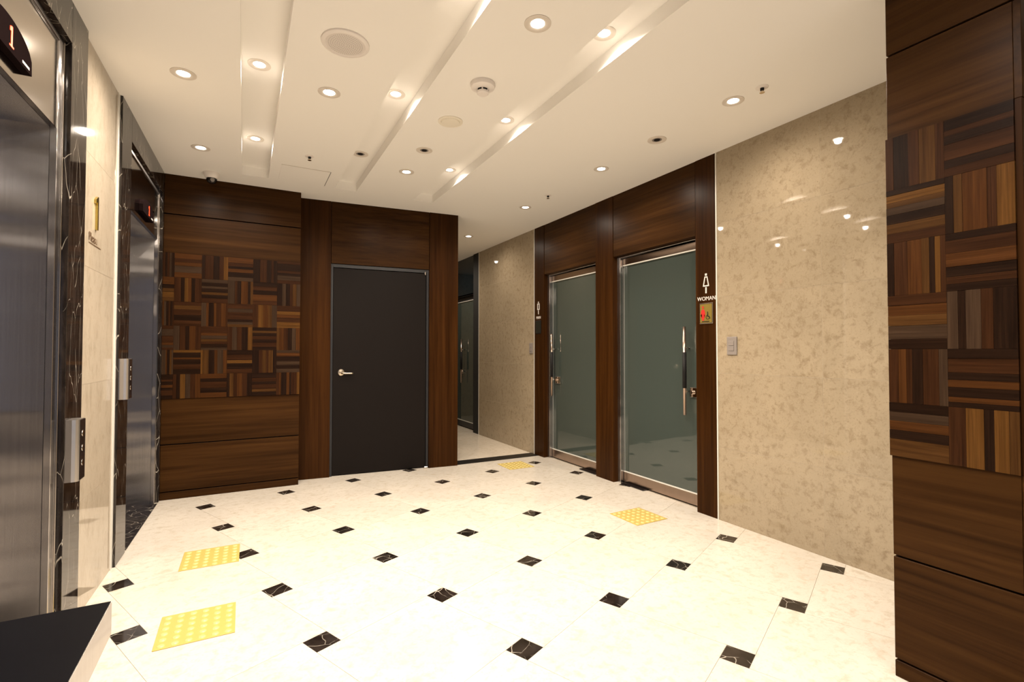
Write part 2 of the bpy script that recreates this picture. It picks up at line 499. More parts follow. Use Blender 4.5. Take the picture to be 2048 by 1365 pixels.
# dark framed corridor opening
box('dark_pilaster', XR, 3.33, 6.829, 7.03, 0, ZC, 'dark', wr)
box('dark_pilaster', XR, 3.33, 7.98, 8.2, 0, ZC, 'dark', wr)
box('transom_glass', XR + 0.02, 3.33, 7.03, 7.98, 2.17, ZC, 'dark_glass', wr)
stone_rows(wr, XR, 3.33, 8.2, Y_END - 0.12, 'stone')

# ------------------------------------------------------------------ glass doors
def bar_handle(parent, x, y, z0, z1, xg, lock_y, far=False):
    h = link('pull_handle', None, None, parent, (x, y, z0))
    tube('rail', [(x, y, z0), (x, y, z1)], 0.013, 'bronze', h, 14)
    tube('grip', [(x, y, z0 + 0.218), (x, y, z0 + 0.51)], 0.0165, 'black', h, 14)
    for z in (z0 + 0.19, z0 + 0.545):
        tube('standoff', [(x, y, z), (xg, y, z)], 0.008, 'chrome', h, 10)
    box('lock_case', xg - 0.022, xg, lock_y - 0.05, lock_y + 0.05, z0 + 0.145, z0 + 0.225, 'chrome', parent, 0.003)
    lathe('lock_cylinder', [(0.016, 0), (0.016, -0.012), (0.012, -0.016), (0, -0.016)], (xg - 0.022, lock_y + 0.018, z0 + 0.185), 'bronze', parent, 16, 'x')

def glass_door(name, y0, y1, label, handle_y, lock_y, frame='steel', rail='bronze', handle=True, z_top=2.165, hinge_far=True):
    """leaf between y0 (near) and y1 (far) in the recess of the right wall"""
    xg = 3.222
    t = thing(name, (xg, (y0 + y1) / 2, 0), label, 'door', kind='structure')
    fr = link('door_frame', None, None, t, (xg, y1, 0))
    fx0, fx1 = (3.175, 3.30)
    # front lip, jambs, head
    box('jamb', fx0, fx1, y1 - 0.045, y1 - 0.001, 0.0, z_top - 0.001, frame, fr, 0.002)
    box('jamb', fx0, fx1, y0 + 0.001, y0 + 0.045, 0.0, z_top - 0.001, frame, fr, 0.002)
    box('head', fx0, fx1, y0 + 0.045, y1 - 0.045, z_top - 0.014, z_top - 0.001, frame, fr, 0.002)
    box('recess_back', fx1 + 0.001, 3.329, y0 + 0.002, y1 - 0.002, 0.0, z_top - 0.001, 'dark', fr)
    lf = link('door_leaf', None, None, t, (xg, (y0 + y1) / 2, 0.008))
    a, b = y0 + 0.05, y1 - 0.05
    box('glass_pane', xg, xg + 0.012, a + 0.004, b - 0.004, 0.10, 2.085, 'glass', lf)
    box('pane_edge', xg - 0.001, xg + 0.011, b - 0.0035, b + 0.0005, 0.10, 2.085, 'glass_edge', lf)
    box('top_rail', xg - 0.012, xg + 0.026, a, b, 2.083, 2.143, rail, lf, 0.002)
    box('bottom_rail', xg - 0.012, xg + 0.026, a, b, 0.012, 0.102, rail, lf, 0.002)
    box('rail_bead', xg - 0.014, xg + 0.001, a, b, 2.073, 2.082, 'trim_metal', lf)
    box('rail_bead', xg - 0.014, xg + 0.001, a, b, 0.1025, 0.110, 'trim_metal', lf)
    if handle:
        bar_handle(lf, xg - 0.058, handle_y, 0.735, 1.455, xg, lock_y)
    return t

d_w = glass_door('door_3', 2.731, 3.725, 'frosted glass door with a long pull bar beside the WOMAN sign', 2.885, 2.815)
box('floor_closer', 3.155, 3.30, 3.36, 3.66, 0.0005, 0.010, 'black_gloss', d_w, 0.002)
d_m = glass_door('door_2', 3.993, 4.974, 'narrow looking frosted glass door beside the MAN sign', 4.865, 4.80)
box('floor_closer', 3.14, 3.30, 4.03, 4.30, 0.0005, 0.010, 'black_gloss', d_m, 0.002)
d_c = glass_door('door_4', 7.031, 7.979, 'frosted glass door in a black frame down the corridor', 7.60, 7.66, 'door_frame', 'door_frame')

# ------------------------------------------------------------------ far wall: charcoal door wall
def wbox(name, x0, x1, d0, d1, z0, z1, mat, parent, bevel=0.001):
    return box(name, x0, x1, d0, d1, z0, z1, mat, parent, bevel, WF)
wbox('pilaster', 0.464, 0.758, 0.0, 0.10, 0.0, ZC, 'veneer_v', wf)
wbox('pilaster', 1.754, 2.072, 0.0, 0.25, 0.0, ZC, 'veneer_v', wf)
wbox('header_panel', 0.762, 1.750, 0.004, 0.10, 2.135, ZC, 'veneer_h', wf)
wbox('backing', 0.464, 1.75, 0.102, 0.112, 0.0, ZC, 'dark', wf, 0)
d1 = thing('door_1', WF(1.255, 0.06, 0), 'plain charcoal metal door with a lever handle between walnut pilasters', 'door', kind='structure')
fr = link('door_frame', None, None, d1, WF(1.255, 0.05, 0))
wbox('jamb', 0.760, 0.782, 0.018, 0.10, 0.0, 2.133, 'door_frame', fr)
wbox('jamb', 1.728, 1.752, 0.018, 0.10, 0.0, 2.133, 'door_frame', fr)
wbox('head', 0.782, 1.728, 0.018, 0.10, 2.098, 2.133, 'door_frame', fr)
wbox('door_leaf', 0.785, 1.725, 0.030, 0.075, 0.010, 2.094, 'door_paint', d1, 0.002)
hx, hz = 0.865, 1.037
hy = YF(hx) + 0.030
lh = link('lever_handle', None, None, d1, (hx, hy, hz))
lathe('rose', [(0.034, 0.0), (0.034, -0.007), (0.029, -0.012), (0.015, -0.014), (0.013, -0.040), (0, -0.040)], (hx, hy, hz), 'nickel', lh, 24, 'y')
tube('lever', [(hx - 0.004, hy - 0.038, hz - 0.006), (hx + 0.03, hy - 0.046, hz - 0.007), (hx + 0.09, hy - 0.044, hz - 0.008), (hx + 0.112, hy - 0.043, hz - 0.008)], 0.0085, 'nickel', lh, 10)
box('door_stop', 1.70, 1.74, YF(1.72) - 0.014, YF(1.72) + 0.015, 0.0005, 0.022, 'chrome', d1, 0.003)
wbox('hinge_pin', 1.708, 1.720, 0.012, 0.029, 2.075, 2.110, 'chrome', d1, 0.002)

# ------------------------------------------------------------------ wood mosaic
def cell(parent, axis_u, u0, u1, z0, z1, face, sign, horiz):
    """one mosaic square of 4-7 strips; axis_u = 'x' or 'y'; face = coordinate of the backing, strips stand proud"""
    n = random.choice((5, 6, 6, 7))
    ws = [random.choice((0.7, 1, 1, 1.3, 1.9)) for _ in range(n)]
    tot = sum(ws); pos = 0; last = -1
    for w in ws:
        f0, f1 = pos / tot, (pos + w) / tot; pos += w
        while True:
            t = random.choices(range(6), TW)[0]
            if t != last: break
        last = t
        th = 0.010 + random.choice((0, 0.0008, 0.0016))
        gg = 0.0003
        if horiz:
            a, b, c, d = u0, u1, z0 + (z1 - z0) * f0, z0 + (z1 - z0) * f1
        else:
            a, b, c, d = u0 + (u1 - u0) * f0, u0 + (u1 - u0) * f1, z0, z1
        a += gg; b -= gg; c += gg; d -= gg
        mt = 'strip%d%s' % (t, (axis_u if horiz else 'z'))
        if axis_u == 'x':
            strip((a + b) / 2, face - sign * th / 2, (c + d) / 2, b - a, th, d - c, mt, parent)
        else:
            strip(face - sign * th / 2, (a + b) / 2, (c + d) / 2, th, b - a, d - c, mt, parent)

ZP = [0.004, 0.066, 0.462, 0.848, 2.086, 2.418, ZC]
gp = 0.0045
F1X0, F1X1 = -0.605, 0.462
for k, (z0, z1) in enumerate(zip(ZP, ZP[1:])):
    if k == 3: continue
    lo = gp if k in (1, 2, 5) else 0.0005
    hi = gp if k in (0, 1, 4) else 0.0005
    box('skirting' if k == 0 else 'wall_panel', F1X0, F1X1, YF1 + (0.002 if k == 0 else 0), YF1 + 0.24, z0 + lo if k else 0.0, z1 - hi, 'veneer_h', wf, 0.001)
box('mosaic_backing', F1X0, F1X1, YF1 + 0.004, YF1 + 0.24, ZP[3] + 0.001, ZP[4] - 0.001, 'dark', wf)
box('groove_backing', F1X0 + 0.002, F1X1 - 0.002, YF1 + 0.02, YF1 + 0.24, 0.462 - gp, 0.462 + gp, 'dark', wf)
cw = 0.1975
ch = (ZP[4] - ZP[3]) / 6
for r in range(6):
    for c in range(6):
        u1 = F1X1 - c * cw; u0 = max(F1X0, u1 - cw)
        z1 = ZP[4] - r * ch
        cell(wf, 'x', u0, u1, z1 - ch, z1, YF1 + 0.004, 1, (r + c) % 2 == 0)

# ------------------------------------------------------------------ column on the right
XC, CY0, CY1 = 2.226, 0.632, 1.0
colm = thing('wood_clad_column', ((XC + XR) / 2, (CY0 + CY1) / 2, 0), 'large walnut column with a wood mosaic band at the right edge', 'column')
box('core', XC + 0.02, 3.329, CY0 + 0.02, CY1 - 0.001, 0.0, ZC, 'dark', colm)
for k, (z0, z1) in enumerate(zip(ZP, ZP[1:])):
    if k == 3: continue
    lo = 0.004 if k in (1, 2, 5) else 0.0005
    hi = 0.004 if k in (0, 1, 4) else 0.0005
    box('cladding_panel', XC, XC + 0.02, CY0 + 0.001, CY1 - 0.0015, (z0 + lo if k else 0.001), z1 - hi, 'veneer_y', colm, 0.001)
    box('cladding_panel', XC, 3.123, CY0 - 0.02, CY0, (z0 + lo if k else 0.001), z1 - hi, 'veneer_h', colm, 0.001)
box('cladding_panel', XC, 3.123, CY0 - 0.018, CY0, ZP[3] + 0.0005, ZP[4] - 0.0005, 'veneer_v', colm, 0.001)
box('mosaic_backing', XC + 0.003, XC + 0.02, CY0 + 0.001, CY1 - 0.0015, ZP[3] + 0.0005, ZP[4] - 0.0005, 'dark', colm)
for r in range(6):
    for c in range(2):
        w = (CY1 + 0.002 - CY0) / 2
        u1 = CY1 + 0.002 - c * w
        cell(colm, 'y', u1 - w, u1, ZP[4] - (r + 1) * ch, ZP[4] - r * ch, XC + 0.003, 1, (r + c) % 2 == 1)

# ------------------------------------------------------------------ left wall: stone and lift portals
box('backing', -0.09, -0.0180, 2.975, 3.625, 0, ZC, 'joint', wl, 0, WL)
stone_rows(wl, -0.0178, -0.017, 2.973, 3.595, 'stone_pale', WL)
box('edge_trim', -0.045, -0.012, 3.596, 3.629, 0.001, ZC, 'trim_metal', wl, 0.001, WL)
stone_rows(wl, -0.045, -0.017, Y_BACK, 1.38, 'stone_pale', WL)

def lift(o0, o1, near, far, label, sill_label):
    """o0..o1 clear opening along y; near/far = outer ends of the portal"""
    t = thing('elevator_entrance', WL(0, (o0 + o1) / 2, 0), label, 'elevator', 'lift entrances in the left wall')
    zh, zt = 2.575, 2.178
    fwid = 0.062 if o0 < 2 else 0.035
    # black marble surround
    jn = o0 - fwid; jf = o1 + fwid
    box('marble_jamb', -0.05, 0.0, near, jn, 0.0005, ZC - 0.0005, 'portal_marble', t, 0.0015, WL)
    box('marble_jamb', -0.05, 0.0, jf, far, 0.0005, ZC - 0.0005, 'portal_marble', t, 0.0015, WL)
    box('marble_header', -0.05, 0.0, jn + 0.001, jf - 0.001, zh, ZC - 0.0005, 'portal_marble', t, 0.0015, WL)
    # steel frame with a raised rim, transom panel, deep jambs, soffit, doors
    zf = zh - 0.03
    for a, b, r0, r1 in ((jn + 0.001, o0, jn + 0.001, jn + 0.012), (o1, jf - 0.001, jf - 0.012, jf - 0.001)):
        box('frame_upright', -0.05, -0.026, a, b, 0.0005, zh - 0.001, 'steel', t, 0.0015, WL)
        box('frame_rim', -0.026, -0.021, r0, r1, 0.0005, zh - 0.001, 'steel_mirror', t, 0.001, WL)
    box('frame_head', -0.05, -0.024, o0, o1, zf, zh - 0.001, 'steel', t, 0.002, WL)
    box('transom_panel', -0.05, -0.029, o0 + 0.001, o1 - 0.001, zt, zf - 0.001, 'steel_mirror', t, 0.001, WL)
    box('soffit', -0.33, -0.051, o0, o1, zt, zt + 0.02, 'steel', t, 0, WL)
    box('jamb_panel', -0.33, -0.051, o0 - 0.02, o0, 0.0005, zt, 'steel', t, 0, WL)
    box('jamb_panel', -0.33, -0.051, o1, o1 + 0.02, 0.0005, zt, 'steel', t, 0, WL)
    mid = (o0 + o1) / 2
    box('sliding_door', -0.315, -0.285, o0 + 0.001, mid - 0.001, 0.008, zt - 0.001, 'steel', t, 0.001, WL)
    box('sliding_door', -0.315, -0.285, mid + 0.001, o1 - 0.001, 0.008, zt - 0.001, 'steel', t, 0.001, WL)
    box('sill', -0.34, -0.002, o0 + 0.0005, o1 - 0.0005, 0.0004, 0.003, 'black_marble', t, 0, WL)
    box('shaft_back', -0.40, -0.36, near, far, 0, ZC, 'dark', t, 0, WL)
    return t
lift(1.65, 2.692, 1.385, 2.970, 'near lift entrance of brushed steel and black marble at the left edge', '')
lift(3.905, 4.972, 3.630, 5.049, 'farther lift entrance in black veined marble next to the mosaic wall', '')

def indicator(yc, label):
    zb, zt_, ze, hw = 2.232, 2.345, 2.262, 0.188
    t = thing('floor_indicator', WL(-0.029, yc, zb), label, 'display', 'lift floor indicators')
    pts = [(yc - hw, zb), (yc + hw, zb)]
    for k in range(0, 17):
        f = 1 - 2 * k / 16
        pts.append((yc + hw * f * (0.985 if abs(f) == 1 else 1), ze + (zt_ - ze) * math.sqrt(max(0, 1 - (f * 0.97) ** 2)) - 0.0))
    prism('housing', pts, -0.0285, -0.004, 'x', 'display_black', t, lambda n, y, z: WL(n, y, z))
    # segments of the red numeral
    box('digit', -0.0038, -0.0028, yc + 0.018, yc + 0.029, zb + 0.022, zb + 0.086, 'led_red', t, 0, WL)
    box('digit_foot', -0.0038, -0.0028, yc + 0.008, yc + 0.039, zb + 0.017, zb + 0.0225, 'led_red', t, 0, WL)
    box('digit_flag', -0.0038, -0.0028, yc + 0.010, yc + 0.018, zb + 0.068, zb + 0.082, 'led_red', t, 0, WL)
    bm = bmesh.new()
    for k in range(7):                                   # tiny unreadable maker's mark
        bm_box(bm, -0.0038, -0.0032, yc + 0.108 + k * 0.0085, yc + 0.114 + k * 0.0085, zb + 0.011, zb + 0.020, WL)
    from_bm('maker_mark', bm, 'white_print', t)
    return t
indicator(2.171, 'black arched floor display with a red 1 on the near lift transom')
indicator(4.438, 'small looking arched floor display with a red 1 on the farther lift')

def call_panel(y0, y1, z0, z1, label):
    t = thing('call_button_panel', WL(0, (y0 + y1) / 2, z0), label, 'call buttons', 'lift call panels')
    # curved face: profile in (n, y)
    prof = [(0.0005, y0), (0.022, y0), (0.034, y0 + 0.003), (0.041, y0 + 0.008), (0.0445, y0 + 0.015), (0.0425, y1 - 0.002), (0.040, y1), (0.0005, y1)]
    bm = bmesh.new()
    a = [bm.verts.new(WL(n, y, z0)) for n, y in prof]; b = [bm.verts.new(WL(n, y, z1)) for n, y in prof]
    for i in range(len(prof)):
        j = (i + 1) % len(prof); bm.faces.new((a[i], b[i], b[j], a[j]))
    bm.faces.new(a); bm.faces.new(b)
    from_bm('housing', bm, 'satin', t)
    box('face_plate', 0.0430, 0.0460, y0 + 0.017, y1 - 0.001, z0 + 0.003, z1 - 0.003, 'black_gloss', t, 0.001, WL)
    x, y, _ = WL(0.0461, (y0 + 0.018 + y1) / 2, 0)
    for f in (0.28, 0.52, 0.76):
        lathe('call_button', [(0.014, 0), (0.0135, 0.0012), (0.009, 0.0022), (0, 0.0026)], (x, y, z0 + (z1 - z0) * f), 'chrome', t, 18, 'x')
    return t
call_panel(2.758, 2.848, 0.690, 0.955, 'low steel call panel with three buttons on the near lift surround')
call_panel(3.645, 3.735, 0.965, 1.205, 'slim steel call panel on the farther lift surround')

# brass floor number and lettering on the pale stone
t = thing('floor_number', WL(-0.016, 3.20, 1.86), 'raised brass numeral 1 on the pale stone between the lifts', 'sign')
nz0, nz1, ny = 1.865, 2.035, 3.205
prism('numeral', [(ny - 0.006, nz0), (ny + 0.012, nz0), (ny + 0.012, nz1), (ny, nz1), (ny - 0.030, nz1 - 0.020), (ny - 0.030, nz1 - 0.040), (ny - 0.006, nz1 - 0.028)], -0.0168, -0.007, 'x', 'brass', t, WL)
t = thing('wall_lettering', WL(-0.016, 3.20, 1.79), 'small brown underlined lettering below the brass numeral', 'lettering')
x, y, z = WL(-0.0163, 3.20, 1.812)
text_mesh('letters', 'Pleasuite', 0.062, 'brown_print', t, (x, y, z), FACE_PLUS_X, 0.0006)
box('underline', -0.0166, -0.0156, 3.10, 3.30, 1.781, 1.786, 'brown_print', t, 0, WL)

# ------------------------------------------------------------------ signs and switches on the right wall
def picto(t, yc, zt, woman):
    xf = XR
    x0, x1 = xf - 0.003, xf - 0.0002
    p = link('pictogram', None, None, t, (xf, yc, zt - 0.15))
    box('head', x0, x1, yc - 0.009, yc + 0.009, zt - 0.017, zt, 'white_print', p)
    if woman:
        o = [(yc - 0.013, zt - 0.023), (yc + 0.013, zt - 0.023), (yc + 0.029, zt - 0.100), (yc - 0.029, zt - 0.100)]
        i_ = [(yc - 0.007, zt - 0.032), (yc + 0.007, zt - 0.032), (yc + 0.019, zt - 0.091), (yc - 0.019, zt - 0.091)]
    else:
        o = [(yc - 0.025, zt - 0.023), (yc + 0.025, zt - 0.023), (yc + 0.025, zt - 0.100), (yc - 0.025, zt - 0.100)]
        i_ = [(yc - 0.013, zt - 0.033), (yc + 0.013, zt - 0.033), (yc + 0.013, zt - 0.090), (yc - 0.013, zt - 0.090)]
    bm = bmesh.new()
    V = {}
    for nm, pts in (('o', o), ('i', i_)):
        for k, (a, b) in enumerate(pts):
            for d, x in enumerate((x0, x1)): V[nm, k, d] = bm.verts.new((x, a, b))
    for k in range(4):
        j = (k + 1) % 4
        bm.faces.new((V['o', k, 0], V['o', j, 0], V['i', j, 0], V['i', k, 0]))
        bm.faces.new((V['o', k, 1], V['i', k, 1], V['i', j, 1], V['o', j, 1]))
        bm.faces.new((V['o', k, 0], V['o', k, 1], V['o', j, 1], V['o', j, 0]))
        bm.faces.new((V['i', k, 0], V['i', j, 0], V['i', j, 1], V['i', k, 1]))
    from_bm('body_outline', bm, 'white_print', p)
    box('legs', x0, x1, yc - 0.006, yc + 0.006, zt - 0.153, zt - 0.106, 'white_print', p)
t = thing('restroom_sign', (XR, 2.630, 1.64), 'white woman pictogram with the word WOMAN on the walnut pilaster', 'sign', 'restroom signs')
picto(t, 2.630, 1.853, True)
text_mesh('lettering', 'WOMAN', 0.043, 'white_print', t, (XR - 0.0015, 2.627, 1.658), FACE_MINUS_X, 0.0012, font_scale_x=0.98)
t = thing('restroom_sign', (XR, 5.096, 1.64), 'white man pictogram with the word MAN on the farther walnut pilaster', 'sign', 'restroom signs')
picto(t, 5.096, 1.853, False)
text_mesh('lettering', 'MAN', 0.047, 'white_print', t, (XR - 0.0015, 5.094, 1.658), FACE_MINUS_X, 0.0012)

t = thing('restroom_plaque', (XR, 2.627, 1.465), 'gold plaque with red woman and wheelchair figures under the WOMAN sign', 'plaque')
pc, pz0, pz1 = 2.627, 1.466, 1.624
box('frame', XR - 0.008, XR - 0.0002, pc - 0.062, pc + 0.062, pz0, pz1, 'nickel', t, 0.002)
box('plate', XR - 0.0095, XR - 0.008, pc - 0.054, pc + 0.054, pz0 + 0.008, pz1 - 0.008, 'gold_plate', t)
xp0, xp1 = XR - 0.0108, XR - 0.0096
yw = pc + 0.026                                            # towards the far side = left in the picture
fig = [(0.0, 1.0)]
wpts = [(-0.004, 1.578), (0.004, 1.578), (0.016, 1.566), (0.022, 1.530), (0.014, 1.526), (0.011, 1.546), (0.019, 1.510), (0.008, 1.510), (0.008, 1.490), (-0.008, 1.490), (-0.008, 1.510), (-0.019, 1.510), (-0.011, 1.546), (-0.014, 1.526), (-0.022, 1.530), (-0.016, 1.566)]
prism('woman_figure', [(yw + a, b) for a, b in wpts], xp0, xp1, 'x', 'red', t)
lathe('woman_head', [(0.0085, 0), (0.0085, -0.0012)], (xp1, yw, 1.592), 'red', t, 16, 'x')
yc2 = pc - 0.018
bm = bmesh.new()
n = 20
ring = []
for k in range(n + 1):
    a = math.radians(100 + 255 * k / n)
    ring.append([bm.verts.new((x, yc2 - r * math.cos(a), 1.514 + r * math.sin(a))) for r in (0.0175, 0.0135) for x in (xp0, xp1)])
for p, q in zip(ring, ring[1:]):
    bm.faces.new((p[0], q[0], q[2], p[2])); bm.faces.new((p[1], p[3], q[3], q[1]))
    bm.faces.new((p[0], p[1], q[1], q[0])); bm.faces.new((p[2], q[2], q[3], p[3]))
bm.faces.new(ring[0]); bm.faces.new(ring[-1])
from_bm('wheel', bm, 'black', t)
prism('sitter', [(yc2 + 0.004, 1.545), (yc2 - 0.004, 1.545), (yc2 - 0.004, 1.524), (yc2 - 0.016, 1.522), (yc2 - 0.024, 1.504), (yc2 - 0.019, 1.502), (yc2 - 0.013, 1.516), (yc2 + 0.004, 1.517)], xp0 - 0.0004, xp1, 'x', 'black', t)
lathe('sitter_head', [(0.005, 0), (0.005, -0.0012)], (xp1, yc2 + 0.001, 1.552), 'black', t, 12, 'x')
box('caption_bar', xp0, xp1, pc - 0.032, pc + 0.036, 1.479, 1.485, 'black', t)
pl = thing('restroom_plaque', (XR, 5.096, 1.465), 'dark plaque under the MAN sign on the farther pilaster', 'plaque')
box('frame', XR - 0.008, XR - 0.0002, 5.034, 5.158, 1.466, 1.624, 'black', pl, 0.002)
box('plate', XR - 0.0095, XR - 0.008, 5.042, 5.150, 1.474, 1.616, 'olive', pl)

def switch(yc, zc, label, h=0.132, w=0.082, keys=2):
    t = thing('light_switch', (XR, yc, zc - h / 2), label, 'switch', 'wall switches')
    box('plate', XR - 0.010, XR - 0.0002, yc - w / 2, yc + w / 2, zc - h / 2, zc + h / 2, 'grey_plastic', t, 0.003, segs=2)
    kh = 0.034
    for k in range(keys):
        z0 = zc + 0.002 - k * (kh + 0.004)
        box('rocker', XR - 0.0135, XR - 0.010, yc - w * 0.24, yc + w * 0.30, z0, z0 + kh, 'grey_plastic', t, 0.0015)
switch(2.401, 1.293, 'grey two-gang light switch on the limestone near the WOMAN sign')
switch(5.262, 1.291, 'small looking grey switch at the corridor corner')

# ------------------------------------------------------------------ ceiling fittings
def downlight(x, y, z, lit, label, group, r=0.062, spot=1.0, wide=174, blend=0.9, col=LAMP_COL):
    t = thing('downlight', (x, y, z), label, 'downlight', group)
    lathe('trim_ring', [(r, -0.0003), (r, -0.003), (r * 0.90, -0.005), (r * 0.66, -0.0045), (r * 0.52, -0.0012), (r * 0.52, -0.0003)], (x, y, z), 'ring', t, 32, cap=False)
    if lit:
        lathe('lens', [(r * 0.53, -0.0012), (r * 0.3, -0.0018), (0, -0.002)], (x, y, z), 'lens', t, 28, cap=False)
        ld = bpy.data.lights.new('lamp', 'SPOT')
        ld.energy = LAMP_W * spot * (0.8 if y < 1.5 else 1.0); ld.color = col; ld.spot_size = math.radians(wide); ld.spot_blend = blend
        ld.shadow_soft_size = 0.022
        link('lamp', ld, None, t, (x, y, z - 0.012))
    else:
        lathe('reflector', [(r * 0.53, -0.0012), (r * 0.42, -0.0008), (0, -0.0006)], (x, y, z), 'grey_plastic', t, 24, cap=False)
        lathe('dark_bulb', [(r * 0.34, -0.0008), (r * 0.30, -0.003), (0, -0.0035)], (x, y, z), 'black', t, 20, cap=False)
    return t
ZS = ZC + SD
GL = 'lit ceiling downlights'
XA, XB, XD = 0.058, 0.803, 1.556
ceil_lights = [
    (-0.305, 3.183, 'downlight nearest the near lift, left of the first trough'),
    (-0.297, 4.291, 'lit downlight closest to the dome camera'),
    (0.420, 3.011, 'downlight between the first and second troughs, beyond the speaker'),
    (1.170, 1.915, 'largest lit downlight at the top of the ceiling'),
    (1.183, 4.045, 'lit downlight near the far end between the second and third troughs'),
    (2.567, 1.954, 'downlight beside the sprinkler above the limestone wall'),
    (2.573, 3.209, 'lit downlight in front of the WOMAN door'),
    (2.570, 4.452, 'lit downlight in front of the MAN door'),
    (2.567, 5.935, 'single lit downlight over the corridor')]
for x, y, lb in ceil_lights:
    downlight(x, y, ZC, True, lb, GL, spot=(0.75 if y > 5.5 else 1.0))
slot_lights = [
    (XA, 3.035, 'nearer downlight inside the leftmost trough'),
    (XA, 4.115, 'farther downlight inside the leftmost trough'),
    (XB, 2.985, 'lit downlight inside the middle trough'),
    (XD, 1.915, 'nearest downlight inside the right trough'),
    (XD, 2.965, 'middle downlight inside the right trough'),
    (XD, 4.020, 'farthest downlight inside the right trough')]
for x, y, lb in slot_lights:
    downlight(x, y, ZS, True, lb, GL, r=0.058, wide=152, blend=0.45)
# fittings that go on behind and above the viewer
for x, y in ((XA, 1.93), (XB, 1.92), (XA, 0.86), (XB, 0.86), (XA, -0.3), (XD, -0.3)):
    downlight(x, y, ZS, True, 'trough downlight above or behind the viewer, out of the picture', 'downlights out of view', r=0.058, wide=152, blend=0.45, col=ENTRY_COL if y < 1.5 else LAMP_COL)
downlight(2.567, 7.35, ZC, True, 'unseen downlight added to brighten the corridor, hidden behind the end wall', 'downlights out of view')  # made-up extra fitting, added only to light the corridor
for x, y in ((-0.30, 2.07), (0.42, 1.92), (0.42, 0.85), (1.17, 0.85), (1.17, -0.3)):
    downlight(x, y, ZC, True, 'ceiling downlight above or behind the viewer, out of the picture', 'downlights out of view', col=ENTRY_COL if y < 1.5 else LAMP_COL)
downlight(XB, 4.035, ZS, False, 'unlit downlight in the middle trough near the access panel', 'unlit downlights')
downlight(1.172, 3.545, ZC, False, 'unlit downlight between the second and third troughs', 'unlit downlights', r=0.060)
t = downlight(2.567, 2.577, ZC, False, 'unlit black-centred downlight in front of the limestone wall', 'unlit downlights', r=0.066)

# speaker
t = thing('ceiling_speaker', (0.42, 2.485, ZC), 'large round perforated ceiling speaker near the first trough', 'speaker')
lathe('rim', [(0.112, -0.0003), (0.112, -0.008), (0.104, -0.013), (0.094, -0.013), (0.090, -0.009)], (0.42, 2.485, ZC), 'white_plastic', t, 40, cap=False)
sg = flat('speaker_grille', (0.74, 0.69, 0.65), 0.6)
lathe('grille', [(0.091, -0.009), (0.05, -0.0115), (0, -0.012)], (0.42, 2.485, ZC), sg, t, 40, cap=False)
bm = bmesh.new()
for ringn in range(1, 9):
    rr = 0.0098 * ringn; cnt = 6 * ringn
    for k in range(cnt):
        a = 2 * math.pi * k / cnt
        px, py = 0.42 + rr * math.cos(a), 2.485 + rr * math.sin(a)
        zz = ZC - 0.0122 + 0.0028 * (rr / 0.09) ** 2
        vs = [bm.verts.new((px + 0.0022 * math.cos(b), py + 0.0022 * math.sin(b), zz - 0.0006)) for b in (0, 1.57, 3.14, 4.71)]
        bm.faces.new(vs)
hole = from_bm('perforations', bm, 'grey_plastic', t); hole['kind'] = 'stuff'

# smoke detector
t = thing('smoke_detector', (1.166, 2.484, ZC), 'white smoke detector with a dark slotted neck', 'smoke detector')
c0 = (1.166, 2.50, ZC)
lathe('base', [(0.068, -0.0003), (0.070, -0.012), (0.066, -0.024), (0.040, -0.034), (0.034, -0.036)], c0, 'white_plastic', t, 36, cap=False)
lathe('slot_ring', [(0.033, -0.034), (0.033, -0.046)], c0, 'black', t, 28, cap=False)
for k in range(6):
    a = math.pi * k / 3
    box('rib', c0[0] + 0.033 * math.cos(a) - 0.003, c0[0] + 0.033 * math.cos(a) + 0.003, c0[1] + 0.033 * math.sin(a) - 0.003, c0[1] + 0.033 * math.sin(a) + 0.003, ZC - 0.047, ZC - 0.034, 'white_plastic', t)
lathe('cap', [(0.034, -0.046), (0.033, -0.056), (0.026, -0.062), (0, -0.063)], c0, 'white_plastic', t, 28)

# round blank vent disc
t = thing('ceiling_vent', (1.173, 3.014, ZC), 'flat cream round vent cover beyond the smoke detector', 'vent')
c0 = (1.173, 3.014, ZC)
lathe('rim', [(0.080, -0.0003), (0.080, -0.005), (0.070, -0.008), (0.062, -0.004)], c0, 'cream_plastic', t, 36, cap=False)
lathe('disc', [(0.062, -0.003), (0.058, -0.011), (0.03, -0.013), (0, -0.013)], c0, 'cream_plastic', t, 36, cap=False)

# sprinklers
def sprinkler(x, y, label):
    t = thing('sprinkler', (x, y, ZC), label, 'sprinkler', 'ceiling sprinklers')
    lathe('escutcheon', [(0.034, -0.0003), (0.034, -0.002), (0.024, -0.005), (0.014, -0.005)], (x, y, ZC), 'white_plastic', t, 24, cap=True)
    lathe('nozzle', [(0.011, -0.005), (0.010, -0.018), (0.006, -0.020)], (x, y, ZC), 'black', t, 14)
    lathe('deflector', [(0.005, -0.019), (0.005, -0.028), (0.014, -0.029), (0.014, -0.031), (0, -0.031)], (x, y, ZC), 'nickel', t, 16)
    return t
sprinkler(0.430, 4.08, 'dark tipped sprinkler beside the ceiling access panel')
sprinkler(2.562, 4.004, 'dark tipped sprinkler in front of the MAN door')
sprinkler(2.580, 1.774, 'dark tipped sprinkler above the limestone wall')

